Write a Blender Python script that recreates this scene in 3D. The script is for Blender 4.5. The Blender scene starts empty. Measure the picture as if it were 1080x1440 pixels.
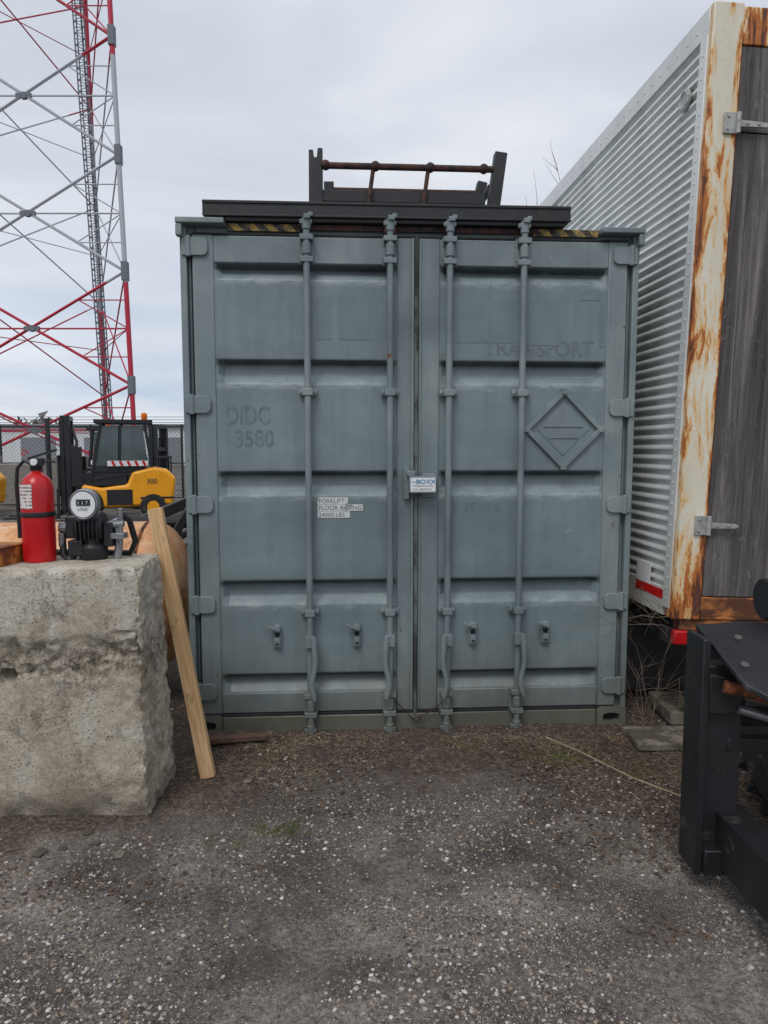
import bpy, math, random, bmesh
import numpy as np
from mathutils import Vector, Matrix, noise
random.seed(7); np.random.seed(7)
R=math.radians
scene=bpy.context.scene
COL=scene.collection

# ------------------------------------------------------------ builder
class B:
    def __init__(s): s.v=[]; s.f=[]
    def box(s,a,b,M=None):
        x0,y0,z0=a; x1,y1,z1=b; n=len(s.v)
        P=[(x0,y0,z0),(x1,y0,z0),(x1,y1,z0),(x0,y1,z0),(x0,y0,z1),(x1,y0,z1),(x1,y1,z1),(x0,y1,z1)]
        if M is not None: P=[tuple(M@Vector(p)) for p in P]
        s.v+=P
        s.f+=[tuple(n+i for i in q) for q in [(0,3,2,1),(4,5,6,7),(0,1,5,4),(1,2,6,5),(2,3,7,6),(3,0,4,7)]]
        return s
    def beam(s,p0,p1,w,h,up=(0,0,1)):
        p0=Vector(p0);p1=Vector(p1);d=(p1-p0);L=d.length;d.normalize();u=Vector(up)
        if abs(d.dot(u))>.98: u=Vector((0,1,0))
        r=d.cross(u).normalized();u=r.cross(d)
        M=Matrix((r,d,u)).transposed().to_4x4();M.translation=p0
        return s.box((-w/2,0,-h/2),(w/2,L,h/2),M)
    def cyl(s,p0,p1,r0,r1=None,n=10,caps=True):
        r1=r0 if r1 is None else r1
        p0=Vector(p0);p1=Vector(p1);d=(p1-p0).normalized();u=Vector((0,0,1))
        if abs(d.dot(u))>.95:u=Vector((0,1,0))
        a=d.cross(u).normalized();b=a.cross(d);k=len(s.v)
        for p,r in((p0,r0),(p1,r1)):
            for i in range(n):
                t=2*math.pi*i/n;s.v.append(tuple(p+a*math.cos(t)*r+b*math.sin(t)*r))
        for i in range(n):
            j=(i+1)%n;s.f.append((k+i,k+n+i,k+n+j,k+j))
        if caps:
            s.f.append(tuple(k+i for i in range(n)));s.f.append(tuple(k+n+i for i in reversed(range(n))))
        return s
    def tube(s,pts,r,n=8):
        pts=[Vector(p) for p in pts];k=len(s.v);m=len(pts)
        for q,p in enumerate(pts):
            d=(pts[min(q+1,m-1)]-pts[max(q-1,0)]).normalized();u=Vector((0,1,0))
            if abs(d.dot(u))>.95:u=Vector((1,0,0))
            a=d.cross(u).normalized();b=a.cross(d);rr=r[q] if isinstance(r,(list,tuple)) else r
            for i in range(n):
                t=2*math.pi*i/n;s.v.append(tuple(p+a*math.cos(t)*rr+b*math.sin(t)*rr))
        for q in range(m-1):
            for i in range(n):
                j=(i+1)%n;s.f.append((k+q*n+i,k+(q+1)*n+i,k+(q+1)*n+j,k+q*n+j))
        s.f.append(tuple(k+i for i in range(n)));s.f.append(tuple(k+(m-1)*n+i for i in reversed(range(n))))
        return s
    def lathe(s,prof,c=(0,0,0),M=None,n=28):
        k=len(s.v);c=Vector(c)
        for r,z in prof:
            for i in range(n):
                t=2*math.pi*i/n;p=Vector((r*math.cos(t),r*math.sin(t),z))
                if M is not None:p=M@p
                s.v.append(tuple(p+c))
        for q in range(len(prof)-1):
            for i in range(n):
                j=(i+1)%n;s.f.append((k+q*n+i,k+q*n+j,k+(q+1)*n+j,k+(q+1)*n+i))
        s.f.append(tuple(k+i for i in reversed(range(n))));m=len(prof)-1
        s.f.append(tuple(k+m*n+i for i in range(n)))
        return s
    def poly(s,pts,ext):
        n=len(pts);k=len(s.v);e=Vector(ext)
        s.v+=[tuple(p) for p in pts]+[tuple(Vector(p)+e) for p in pts]
        s.f.append(tuple(range(k,k+n)));s.f.append(tuple(reversed(range(k+n,k+2*n))))
        for i in range(n):
            j=(i+1)%n;s.f.append((k+i,k+n+i,k+n+j,k+j))
        return s
    def ball(s,c,r,n=10):
        pr=[(max(.0005,r*math.sin(math.pi*i/n)),-r*math.cos(math.pi*i/n)) for i in range(n+1)]
        return s.lathe(pr,c,n=12)
    def done(s,name,mat,parent=None,bevel=0,smooth=35,seg=2):
        me=bpy.data.meshes.new(name);me.from_pydata(s.v,[],s.f);me.update()
        bm=bmesh.new();bm.from_mesh(me);bmesh.ops.recalc_face_normals(bm,faces=bm.faces);bm.to_mesh(me);bm.free()
        if smooth:
            me.polygons.foreach_set('use_smooth',[True]*len(me.polygons))
            me.set_sharp_from_angle(angle=R(smooth))
        o=bpy.data.objects.new(name,me);COL.objects.link(o)
        if mat:me.materials.append(mat)
        if parent:o.parent=parent
        if bevel:
            m=o.modifiers.new('bev','BEVEL');m.width=bevel;m.segments=seg;m.limit_method='ANGLE';m.angle_limit=R(40)
        return o
def empty(name,loc=(0,0,0),rot=(0,0,0)):
    o=bpy.data.objects.new(name,None);COL.objects.link(o);o.location=loc;o.rotation_euler=rot;o.empty_display_size=.2;return o
def text(name,body,loc,size,mat,parent,sx=1,rot=(R(90),0,0),off=0,align='LEFT'):
    c=bpy.data.curves.new(name,'FONT');c.body=body;c.size=size;c.offset=off;c.align_x=align
    t=bpy.data.objects.new(name+'_t',c);COL.objects.link(t);bpy.context.view_layer.update()
    me=bpy.data.meshes.new_from_object(t.evaluated_get(bpy.context.evaluated_depsgraph_get()))
    bpy.data.objects.remove(t)
    o=bpy.data.objects.new(name,me);COL.objects.link(o);o.location=loc;o.rotation_euler=rot;o.scale=(sx,1,1);o.parent=parent
    me.materials.clear();me.materials.append(mat);return o

# ------------------------------------------------------------ materials
def srgb(r,g,b):
    f=lambda c:(c/255/12.92) if c/255<=.04045 else ((c/255+.055)/1.055)**2.4
    return (f(r),f(g),f(b),1)
class N:
    def __init__(s,name):
        s.m=bpy.data.materials.new(name);s.m.use_nodes=True;s.t=s.m.node_tree;s.n=s.t.nodes;s.l=s.t.links
        s.b=s.n['Principled BSDF'];s.tc=s.n.new('ShaderNodeTexCoord')
    def noise(s,scale,stretch=(1,1,1),detail=4,rough=.6,dist=0,loc=(0,0,0)):
        mp=s.n.new('ShaderNodeMapping');mp.inputs['Scale'].default_value=stretch;mp.inputs['Location'].default_value=loc
        s.l.new(s.tc.outputs['Object'],mp.inputs[0]);x=s.n.new('ShaderNodeTexNoise');x.inputs['Scale'].default_value=scale
        x.inputs['Detail'].default_value=min(detail,6);x.inputs['Roughness'].default_value=rough;x.inputs['Distortion'].default_value=dist
        s.l.new(mp.outputs[0],x.inputs['Vector']);return x.outputs['Fac']
    def vor(s,scale,feature='F1',out='Distance',stretch=(1,1,1)):
        mp=s.n.new('ShaderNodeMapping');mp.inputs['Scale'].default_value=stretch
        s.l.new(s.tc.outputs['Object'],mp.inputs[0]);x=s.n.new('ShaderNodeTexVoronoi');x.feature=feature;x.inputs['Scale'].default_value=scale
        s.l.new(mp.outputs[0],x.inputs['Vector']);return x.outputs[out] if out!='ALL' else x.outputs
    def ramp(s,f,stops):
        r=s.n.new('ShaderNodeValToRGB');e=r.color_ramp.elements
        while len(e)<len(stops):e.new(.5)
        for i,(p,c) in enumerate(stops):
            e[i].position=p;e[i].color=c if hasattr(c,'__len__') else (c,c,c,1)
        s.l.new(f,r.inputs[0]);return r.outputs[0]
    def mix(s,f,a,b,mode='MIX'):
        x=s.n.new('ShaderNodeMix');x.data_type='RGBA';x.blend_type=mode
        for i,v in ((0,f),(6,a),(7,b)):
            if hasattr(v,'links'):s.l.new(v,x.inputs[i])
            else:x.inputs[i].default_value=v
        return x.outputs[2]
    def math(s,op,a,b=0):
        x=s.n.new('ShaderNodeMath');x.operation=op
        for i,v in ((0,a),(1,b)):
            if hasattr(v,'links'):s.l.new(v,x.inputs[i])
            else:x.inputs[i].default_value=v
        return x.outputs[0]
    def sep(s,out='Object'):
        x=s.n.new('ShaderNodeSeparateXYZ');s.l.new(s.tc.outputs[out],x.inputs[0]);return x.outputs
    def bump(s,h,dist,strength=1):
        x=s.n.new('ShaderNodeBump');x.inputs['Distance'].default_value=dist;x.inputs['Strength'].default_value=strength
        s.l.new(h,x.inputs['Height']);s.l.new(x.outputs[0],s.b.inputs['Normal'])
    def out(s,c,rough=.6,metal=0):
        if hasattr(c,'links'):s.l.new(c,s.b.inputs['Base Color'])
        else:s.b.inputs['Base Color'].default_value=c
        if hasattr(rough,'links'):s.l.new(rough,s.b.inputs['Roughness'])
        else:s.b.inputs['Roughness'].default_value=rough
        s.b.inputs['Metallic'].default_value=metal;return s.m
def simple(name,c,rough=.6,metal=0,var=.25,scale=12,bump=.001,dirt=None,dthr=.6,stretch=(1,1,1)):
    n=N(name);f=n.noise(scale,stretch)
    lo=tuple(x*(1-var) for x in c[:3])+(1,);hi=tuple(min(1,x*(1+var)) for x in c[:3])+(1,)
    col=n.ramp(f,[(.3,lo),(.7,hi)])
    if dirt:
        m=n.ramp(n.noise(scale*.6,stretch,6,.7,loc=(3,5,1)),[(dthr-.04,0),(dthr+.05,1)]);col=n.mix(m,col,dirt)
    if bump:n.bump(n.noise(scale*6,detail=3),bump)
    return n.out(col,rough,metal)
GR=[(2.505,2.425),(2.012,1.885),(1.42,1.288),(.826,.690),(.305,.205)]
def container_paint(name,base,dark,lite,rustthr=.74,ledges=False):
    n=N(name)
    big=n.noise(1.5,(1,1,1),4,.55,.4);col=n.ramp(big,[(.32,dark),(.5,base),(.68,lite)])
    streak=n.ramp(n.noise(9,(1.6,1.6,.10),5,.65),[(.44,0),(.72,.45)])
    col=n.mix(streak,col,tuple(x*.70 for x in base[:3])+(1,))
    st2=n.ramp(n.noise(14,(1.3,1.3,.2),6,.7,loc=(7,2,1)),[(.58,0),(.78,.4)])
    col=n.mix(st2,col,tuple(min(1,x*1.4) for x in base[:3])+(1,))
    sxyz=n.sep();z=sxyz[2]
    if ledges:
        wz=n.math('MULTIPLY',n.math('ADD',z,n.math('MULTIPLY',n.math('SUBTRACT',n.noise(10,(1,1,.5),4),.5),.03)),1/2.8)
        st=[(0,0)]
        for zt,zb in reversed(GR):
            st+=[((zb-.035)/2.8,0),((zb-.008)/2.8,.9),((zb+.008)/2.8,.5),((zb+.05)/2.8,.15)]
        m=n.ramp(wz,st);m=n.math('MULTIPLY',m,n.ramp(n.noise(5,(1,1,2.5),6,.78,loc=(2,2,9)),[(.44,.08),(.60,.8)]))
        col=n.mix(m,col,srgb(172,182,182))  # pale scuffs and dust, plus a highlight on lower groove slopes painted in
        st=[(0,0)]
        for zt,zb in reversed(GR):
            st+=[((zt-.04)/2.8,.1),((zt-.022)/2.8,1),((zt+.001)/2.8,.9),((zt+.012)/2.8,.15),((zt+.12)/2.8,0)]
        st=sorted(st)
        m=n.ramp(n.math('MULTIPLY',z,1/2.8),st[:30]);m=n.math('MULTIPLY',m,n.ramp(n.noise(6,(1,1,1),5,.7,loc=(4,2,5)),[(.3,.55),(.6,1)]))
        col=n.mix(m,col,srgb(58,64,64))  # shadow line along each groove's top edge, painted into the colour
    g=n.math('ADD',z,n.math('MULTIPLY',n.noise(4,(1,1,.4)),.5))
    gm=n.ramp(g,[(.25,.75),(.75,0)])
    col=n.mix(gm,col,srgb(90,90,80))
    sc=n.ramp(n.noise(22,(.35,1,1.4),6,.8,1.2,loc=(1,9,4)),[(.65,0),(.71,.7)])
    col=n.mix(sc,col,srgb(176,186,186))
    sc2=n.ramp(n.noise(5,(2.2,1,.5),6,.82,2.5,loc=(6,1,2)),[(.63,0),(.66,.45)])
    col=n.mix(sc2,col,srgb(96,106,108))
    dk=n.ramp(n.noise(34,(1,1,.8),6,.8,.8,loc=(11,3,6)),[(.67,0),(.72,.8)])
    col=n.mix(dk,col,srgb(62,66,64))
    rm=n.ramp(n.noise(17,(1,1,.5),6,.75,.5,loc=(5,5,8)),[(rustthr-.03,0),(rustthr,1)])
    col=n.mix(rm,col,srgb(108,70,46))
    h=n.noise(60,detail=3);h2=n.noise(3,(1,1,1),2)
    n.bump(n.math('ADD',n.math('MULTIPLY',h,.06),h2),.014,.7)
    return n.out(col,n.ramp(n.noise(7),[(.3,.36),(.7,.6)]))
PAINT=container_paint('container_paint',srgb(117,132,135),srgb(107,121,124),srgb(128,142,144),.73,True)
PAINT2=container_paint('container_paint_hardware',srgb(120,133,135),srgb(98,111,113),srgb(140,151,151),.68)
SILL=container_paint('container_sill',srgb(106,106,94),srgb(78,77,66),srgb(130,130,118),.66)
GASKET=simple('rubber_gasket',srgb(36,38,38),.8,var=.4)
BLACKST=simple('black_steel',srgb(38,38,40),.55,var=.3,scale=8,dirt=srgb(66,54,48),dthr=.62)
BLACK=simple('black_paint',srgb(32,33,36),.42,var=.3,scale=20,dirt=srgb(74,70,66),dthr=.66)
LOADER=simple('loader_black_paint',srgb(30,31,34),.5,var=.3,scale=9,dirt=srgb(74,70,68),dthr=.62)
RUSTBR=simple('rust_brown',srgb(78,48,40),.8,var=.4,scale=30,dirt=srgb(40,34,34),dthr=.52)
RUST=simple('rust_orange',srgb(140,78,44),.85,var=.4,scale=25,dirt=srgb(66,44,34),dthr=.50)
CHROME=simple('worn_steel',srgb(150,152,155),.35,.7,scale=30)
GALV=simple('galvanised',srgb(165,165,162),.5,.3,scale=30,dirt=srgb(120,80,50),dthr=.64)
WHITE=simple('white_plastic',srgb(225,226,226),.5,var=.06)
TAPE=simple('dirty_label_white',srgb(205,208,206),.6,var=.1,scale=20,dirt=srgb(140,146,144),dthr=.6)
DKTXT=simple('faded_lettering',srgb(104,117,119),.6,var=.25,scale=9,dirt=srgb(117,132,135),dthr=.58)
DKTXT2=simple('ink_black',srgb(60,62,64),.6)
RED=simple('extinguisher_red',srgb(190,22,28),.28,var=.12,scale=5,bump=0,dirt=srgb(150,24,26),dthr=.6)
RUBBER=simple('tyre_rubber',srgb(34,34,35),.85,var=.3,scale=20,bump=.002,dirt=srgb(85,80,74),dthr=.60)
YEL=simple('yellow_paint',srgb(236,160,18),.4,var=.1,scale=4)
GLASS=simple('cab_glass',srgb(78,90,92),.1,var=.3,scale=2,bump=0)
ORANGE=simple('orange_lens',srgb(235,110,20),.3,bump=0)
REDLENS=simple('red_lens',srgb(190,24,26),.35,bump=0)
TRED=simple('tower_red',srgb(178,34,58),.5,var=.15)
TWHITE=simple('tower_white',srgb(172,176,182),.5,var=.1)
TGREY=simple('tower_grey',srgb(104,110,118),.6,var=.1)
FEN=simple('fence_black',srgb(46,47,49),.6)
TWIG=simple('dry_twig',srgb(116,100,86),.9,var=.3)
STRAW=simple('dry_straw',srgb(158,142,112),.9,var=.3)

# ------------------------------------------------------------ ground
g=N('ground_asphalt_gravel')
base=g.ramp(g.noise(1.2,(1,1,1),6,.68,.6),[(.34,srgb(66,60,55)),(.48,srgb(102,94,87)),(.62,srgb(138,130,122))])
grit=g.ramp(g.noise(60,detail=5,rough=.8),[(.36,.32),(.64,1.45)])
base=g.mix(1.0,base,grit,'MULTIPLY')
v1=g.vor(150,out='ALL');sx=g.n.new('ShaderNodeSeparateColor');g.l.new(v1['Color'],sx.inputs[0])
patch=g.ramp(g.noise(1.8,detail=5,rough=.7,loc=(4,4,0)),[(.40,.12),(.58,1)])
stone=g.math('MULTIPLY',g.ramp(sx.outputs[0],[(.30,0),(.35,1)]),g.ramp(v1['Distance'],[(.38,.9),(.55,0)]))
stone=g.math('MULTIPLY',stone,patch)
scol=g.ramp(sx.outputs[1],[(0,srgb(84,76,70)),(.5,srgb(134,126,119)),(.85,srgb(164,158,152)),(1,srgb(202,199,196))])
base=g.mix(stone,base,scol)
v2=g.vor(62,out='ALL');s2=g.n.new('ShaderNodeSeparateColor');g.l.new(v2['Color'],s2.inputs[0])
st2=g.math('MULTIPLY',g.ramp(s2.outputs[0],[(.74,0),(.78,1)]),g.ramp(v2['Distance'],[(.3,.9),(.45,0)]))
base=g.mix(st2,base,g.ramp(s2.outputs[2],[(0,srgb(90,82,75)),(1,srgb(170,164,158))]))
damp=g.ramp(g.noise(.9,detail=5,rough=.7,dist=.5,loc=(21,3,0)),[(.42,.58),(.56,1)])
base=g.mix(1.0,base,damp,'MULTIPLY')
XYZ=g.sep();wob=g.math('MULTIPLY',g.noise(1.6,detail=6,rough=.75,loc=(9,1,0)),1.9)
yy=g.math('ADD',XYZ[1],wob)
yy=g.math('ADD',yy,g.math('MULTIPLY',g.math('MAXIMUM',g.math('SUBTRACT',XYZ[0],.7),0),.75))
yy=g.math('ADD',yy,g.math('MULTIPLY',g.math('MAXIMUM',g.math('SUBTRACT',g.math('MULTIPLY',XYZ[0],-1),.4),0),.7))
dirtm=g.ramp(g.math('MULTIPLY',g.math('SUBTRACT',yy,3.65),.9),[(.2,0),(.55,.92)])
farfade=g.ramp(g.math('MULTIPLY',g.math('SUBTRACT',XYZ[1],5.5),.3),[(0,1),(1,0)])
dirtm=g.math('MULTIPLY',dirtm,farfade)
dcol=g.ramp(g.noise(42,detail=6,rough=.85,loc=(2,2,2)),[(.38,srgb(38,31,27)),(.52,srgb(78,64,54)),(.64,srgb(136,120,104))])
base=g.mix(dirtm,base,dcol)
ctc=g.ramp(g.math('ADD',g.math('SUBTRACT',XYZ[1],g.math('MULTIPLY',XYZ[0],.063)),g.math('MULTIPLY',g.noise(6,detail=5),.16)),[(0,0),(1,0)])
moss=g.ramp(g.noise(2.3,detail=6,rough=.75,loc=(12,7,0)),[(.60,0),(.66,.55)])
moss=g.math('MULTIPLY',moss,g.ramp(g.noise(40,detail=4,loc=(1,2,3)),[(.42,0),(.58,1)]))
base=g.mix(g.math('MULTIPLY',moss,farfade),base,srgb(82,84,42))
hgt=g.math('ADD',g.math('MULTIPLY',g.noise(70,detail=3),.8),g.math('MULTIPLY',stone,.7));hgt=g.math('ADD',hgt,g.math('MULTIPLY',st2,.8))
g.bump(hgt,.007,1)
GROUND=g.out(base,.9)
def axis(lo,dlo,dhi,hi,step,nc):
    a=[dlo-(dlo-lo)*(i/nc)**3 for i in range(nc,0,-1)];b=list(np.arange(dlo,dhi,step));c=[dhi+(hi-dhi)*(i/nc)**3 for i in range(0,nc+1)]
    return a+b+c
xs=axis(-900,-3,3,900,.035,26);ys=axis(-200,.6,5.2,1500,.035,26)
def gz(x,y):
    w=max(0,1-max(0,abs(x)-3)/6)*max(0,1-max(0,y-5)/6)
    z=(noise.noise(Vector((x*1.1,y*1.1,0)))*.022+noise.noise(Vector((x*5,y*5,3)))*.008+noise.noise(Vector((x*17,y*17,3)))*.005)*w
    return z-.012
V=[(x,y,gz(x,y)) for y in ys for x in xs];nx=len(xs)
F=[(j*nx+i,j*nx+i+1,(j+1)*nx+i+1,(j+1)*nx+i) for j in range(len(ys)-1) for i in range(nx-1)]
me=bpy.data.meshes.new('ground');me.from_pydata(V,[],F);me.polygons.foreach_set('use_smooth',[True]*len(F));me.materials.append(GROUND)
o=bpy.data.objects.new('ground',me);COL.objects.link(o)
ico=[];t=(1+5**.5)/2
for a,b in ((-1,t),(1,t),(-1,-t),(1,-t)):ico+=[(a,b,0)]
for a,b in ((-1,t),(1,t),(-1,-t),(1,-t)):ico+=[(0,a,b)]
for a,b in ((-1,t),(1,t),(-1,-t),(1,-t)):ico+=[(b,0,a)]
ico=np.array(ico)/np.linalg.norm(ico[0])
IF=np.array([(0,11,5),(0,5,1),(0,1,7),(0,7,10),(0,10,11),(1,5,9),(5,11,4),(11,10,2),(10,7,6),(7,1,8),(3,9,4),(3,4,2),(3,2,6),(3,6,8),(3,8,9),(4,9,5),(2,4,11),(6,2,10),(8,6,7),(9,8,1)])
def scatter(name,pts,smin,smax,cols,mat,flat=.6):
    n=len(pts);VV=np.zeros((n,12,3));CC=np.zeros((n,12,4))
    for i,(x,y) in enumerate(pts):
        s=smin+(smax-smin)*random.random()**4
        v=ico*(1+np.random.uniform(-.3,.3,(12,1)))*s*np.array([random.uniform(.7,1.4),random.uniform(.7,1.3),flat])
        a=random.uniform(0,6.28);c,q=math.cos(a),math.sin(a)
        v=np.stack([v[:,0]*c-v[:,1]*q,v[:,0]*q+v[:,1]*c,v[:,2]],1)
        VV[i]=v+np.array([x,y,gz(x,y)+s*.12]);k=random.choice(cols);b=random.uniform(.7,1.2);CC[i]=[k[0]*b,k[1]*b,k[2]*b,1]
    FF=(IF[None]+(np.arange(n)*12)[:,None,None]).reshape(-1,3)
    me=bpy.data.meshes.new(name);me.from_pydata(VV.reshape(-1,3).tolist(),[],FF.tolist())
    at=me.color_attributes.new('Col','FLOAT_COLOR','POINT');at.data.foreach_set('color',CC.reshape(-1))
    me.materials.append(mat);o=bpy.data.objects.new(name,me);COL.objects.link(o);return o
sm=N('gravel_stone');at=sm.n.new('ShaderNodeAttribute');at.attribute_name='Col'
STONE=sm.out(at.outputs['Color'],.85)
pts=[]
while len(pts)<48000:
    y=1.35+(random.random()**1.6)*3.0;x=random.uniform(-.62,.62)*(y+.6)
    dn=.45+1.0*noise.noise(Vector((x*1.5,y*1.5,9)))+.55*noise.noise(Vector((x*5,y*5,2)))
    if y+max(0,x-.7)*.6+max(0,-x-.4)*.5>3.05:dn-=.38
    if random.random()<dn:pts.append((x,y))
scatter('gravel',pts,.0015,.0078,[srgb(136,128,120),srgb(108,99,91),srgb(88,79,71),srgb(156,149,142),srgb(146,130,114),srgb(188,184,180),srgb(70,63,58),srgb(124,116,108)],STONE)

# ------------------------------------------------------------ container
CT=empty('shipping_container',(-1.058,3.79,0),(0,0,R(3.6)))
W=2.44
b=B();L=6.06
for side in (0.012,W-.012):
    sgn=1 if side<1 else -1
    y=.16;k=[(.0,0),(.07,0),(.105,.036),(.175,.036)];pp=[]
    while y<L-.2:
        for dy,dx in k:pp.append((side+sgn*dx,y+dy))
        y+=.28
    kk=len(b.v)
    for x,yy_ in pp:b.v+=[(x,yy_,.14),(x,yy_,2.62)]
    for i in range(len(pp)-1):b.f.append((kk+2*i,kk+2*i+2,kk+2*i+3,kk+2*i+1))
b.done('side_walls',PAINT2,CT,smooth=20)
b=B()
b.box((.05,.1,2.64),(W-.05,L,2.665)).box((.05,L-.04,.1),(W-.05,L,2.64)).box((.05,.12,.08),(W-.05,L-.1,.14))
for x in (0,W-.06):
    b.box((x,.03,2.6),(x+.06,L,2.70)).box((x,.03,.0),(x+.06,L,.14))
b.done('roof_and_rails',PAINT2,CT,.004)
b=B()
b.box((0,-.004,.02),(.034,.16,2.70)).box((.034,.035,.02),(.075,.16,2.70))
b.box((W-.034,-.004,.02),(W,.16,2.70)).box((W-.075,.035,.02),(W-.034,.16,2.70))
b.box((.075,.03,2.655),(W-.075,.16,2.70)).box((.034,.012,2.69),(W-.034,.16,2.712))
b.done('corner_posts_and_header',PAINT2,CT,.005)
b=B()
b.box((-.012,-.05,2.692),(.235,.14,2.722)).box((-.012,-.045,2.63),(.02,.0,2.691))
b.box((W-.225,-.05,2.682),(W+.012,.14,2.712)).box((W-.02,-.045,2.62),(W+.012,0,2.681))
b.done('corner_gusset_plates',PAINT2,CT,.006)
hz=N('hazard_stripes');sp=hz.sep();w=hz.math('MULTIPLY',hz.math('ADD',sp[0],sp[2]),11);w=hz.math('FRACT',w)
wm=hz.math('GREATER_THAN',w,.5);c=hz.mix(wm,srgb(40,38,34),srgb(176,146,66));c=hz.mix(hz.ramp(hz.noise(30,detail=6,rough=.8),[(.45,0),(.55,.8)]),c,srgb(92,86,74));HAZ=hz.out(c,.7)
b=B();b.box((.24,.004,2.672),(.62,.0115,2.708)).box((1.86,.004,2.672),(2.21,.0115,2.708));b.done('hazard_tape',HAZ,CT)
b=B();b.box((.62,.002,2.682),(1.86,.0115,2.706));b.done('rusty_header_strip',RUSTBR,CT)
def door(x0,x1,fl,fr,name):
    D=empty(name);D.parent=CT
    b=B();px0,px1=x0+fl,x1-fr
    zs=[(2.52,0)]
    for zt,zb in GR:zs+=[(zt,0),(zt-.020,1),(zb+.05,1),(zb,0)]
    zs+=[(.195,0)]
    cols=[(px0-.005,0),(px0+.012,0),(px0+.045,1),(px1-.045,1),(px1-.012,0),(px1+.005,0)]
    k=len(b.v)
    for z,rz in zs:
        for x,rx in cols:b.v.append((x,.008+.048*rz*rx,z))
    nc=len(cols)
    for i in range(len(zs)-1):
        for j in range(nc-1):b.f.append((k+i*nc+j,k+(i+1)*nc+j,k+(i+1)*nc+j+1,k+i*nc+j+1))
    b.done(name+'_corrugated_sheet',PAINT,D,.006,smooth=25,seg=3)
    b=B()
    b.box((x0,0,.085),(px0,.054,2.648)).box((px1,0,.085),(x1,.054,2.648))
    b.box((px0,.001,2.508),(px1,.054,2.646)).box((px0,.001,.087),(px1,.054,.2))
    b.done(name+'_frame',PAINT2,D,.006)
    b=B();b.box((x0-.012,.060,.075),(x1+.012,.075,2.66)).box((x0,-.002,.07),(x1,.02,.084)).box((x0,.004,2.649),(x1,.03,2.66))
    b.box((x0-.013,.03,.075),(x0-.001,.059,2.66)).box((x1+.001,.03,.075),(x1+.013,.059,2.66))
    b.done(name+'_gasket',GASKET,D,.002)
    return D
DL=door(.062,1.222,.108,.092,'door_left')
DR=door(1.246,W-.062,.112,.105,'door_right')
b=B();b.box((1.2225,-.004,.06),(1.2455,.03,2.665));b.done('centre_gasket',simple('stained_seal',srgb(52,54,53),.8,var=.5,scale=10,dirt=srgb(104,110,108),dthr=.52,stretch=(1,1,.3)),CT,.003)
b=B();b.box((1.205,-.012,.09),(1.219,-.0005,2.645)).box((1.249,-.010,.09),(1.258,-.0005,2.645));b.done('astragal_strips',PAINT2,CT,.002)
b=B()
for i,z in enumerate((2.585,1.775,1.245,.70,.215)):
    for s in (0,1):
        f=(lambda x:x) if s==0 else (lambda x:W-x)
        zz=z-(.0 if s==0 else .01);pts=[];h=.046
        for k in range(7):
            a=math.pi/2*k/6;pts.append((f(.115+.03*math.sin(a)),-.016,zz+h-.03+.03*math.cos(a)))
        for k in range(7):
            a=math.pi/2*k/6;pts.append((f(.115+.03*math.cos(a)),-.016,zz-h+.03-.03*math.sin(a)))
        pts+=[(f(.012),-.016,zz-h),(f(.012),-.016,zz+h)]
        b.poly(pts,(0,.0155,0))
        b.cyl((f(.046),-.012,zz-.052),(f(.046),-.012,zz+.052),.014,n=12)
b.done('hinges',PAINT2,CT,.003)
rods=[.655,1.09,1.405,1.80]
b=B()
for x in rods:
    b.cyl((x,-.042,.0),(x,-.042,2.70),.0175,n=16)
    for z,s in ((2.70,1),(.0,-1)):
        b.cyl((x,-.042,z-.03),(x,-.042,z+.03),.023,n=14)
        b.box((x-.035,-.055,z+s*.005-.008),(x+.03,-.03,z+s*.005+.014))
        b.box((x-.012,-.075,z+s*.03-.012),(x+.022,-.03,z+s*.03+.012))
        b.box((x+.01,-.06,z+s*.045-.012),(x+.035,-.035,z+s*.045+.01))
    for z,h in ((2.575,.075),(.14,.07)):
        b.box((x-.038,-.014,z-h),(x+.038,0,z+h))
        for dz in (-h*.75,h*.75):b.box((x-.034,-.062,z+dz-.014),(x+.034,-.012,z+dz+.014))
        b.cyl((x,-.042,z-h*.4),(x,-.042,z+h*.4),.0235,n=14)
        for dz in (-.035,.035):
            for dx in (-.03,.03):b.cyl((x+dx,-.02,z+dz),(x+dx,-.012,z+dz),.008,n=8)
    for z in (1.84,.655):
        b.box((x-.048,-.022,z-.017),(x+.048,0,z+.017));b.box((x-.027,-.064,z-.018),(x+.027,-.02,z+.018))
        for dx in (-.038,.038):b.cyl((x+dx,-.029,z),(x+dx,-.02,z),.009,n=8)
b.done('lock_rods',PAINT2,CT,.003)
b=B()
for x,s in ((rods[0],1),(rods[1],-1),(rods[2],-1),(rods[3],1)):
    o=s*.022
    b.box((x-.024,-.078,.47),(x+.024,-.03,.53));b.cyl((x+o,-.088,.50),(x+o,-.06,.50),.018,n=10)
    p=[(x+o,-.082,.53),(x+o*1.1,-.086,.46),(x+o*1.3,-.088,.40),(x+o*1.1,-.09,.35),(x+o*.5,-.092,.30),(x+o*.3,-.094,.26),(x+o*.7,-.096,.22),(x+o*1.1,-.098,.185)]
    b.tube(p,[.013,.016,.015,.014,.015,.015,.017,.012],8)
b.done('door_handles',PAINT2,CT,.001)
b=B();bd=B()
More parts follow.
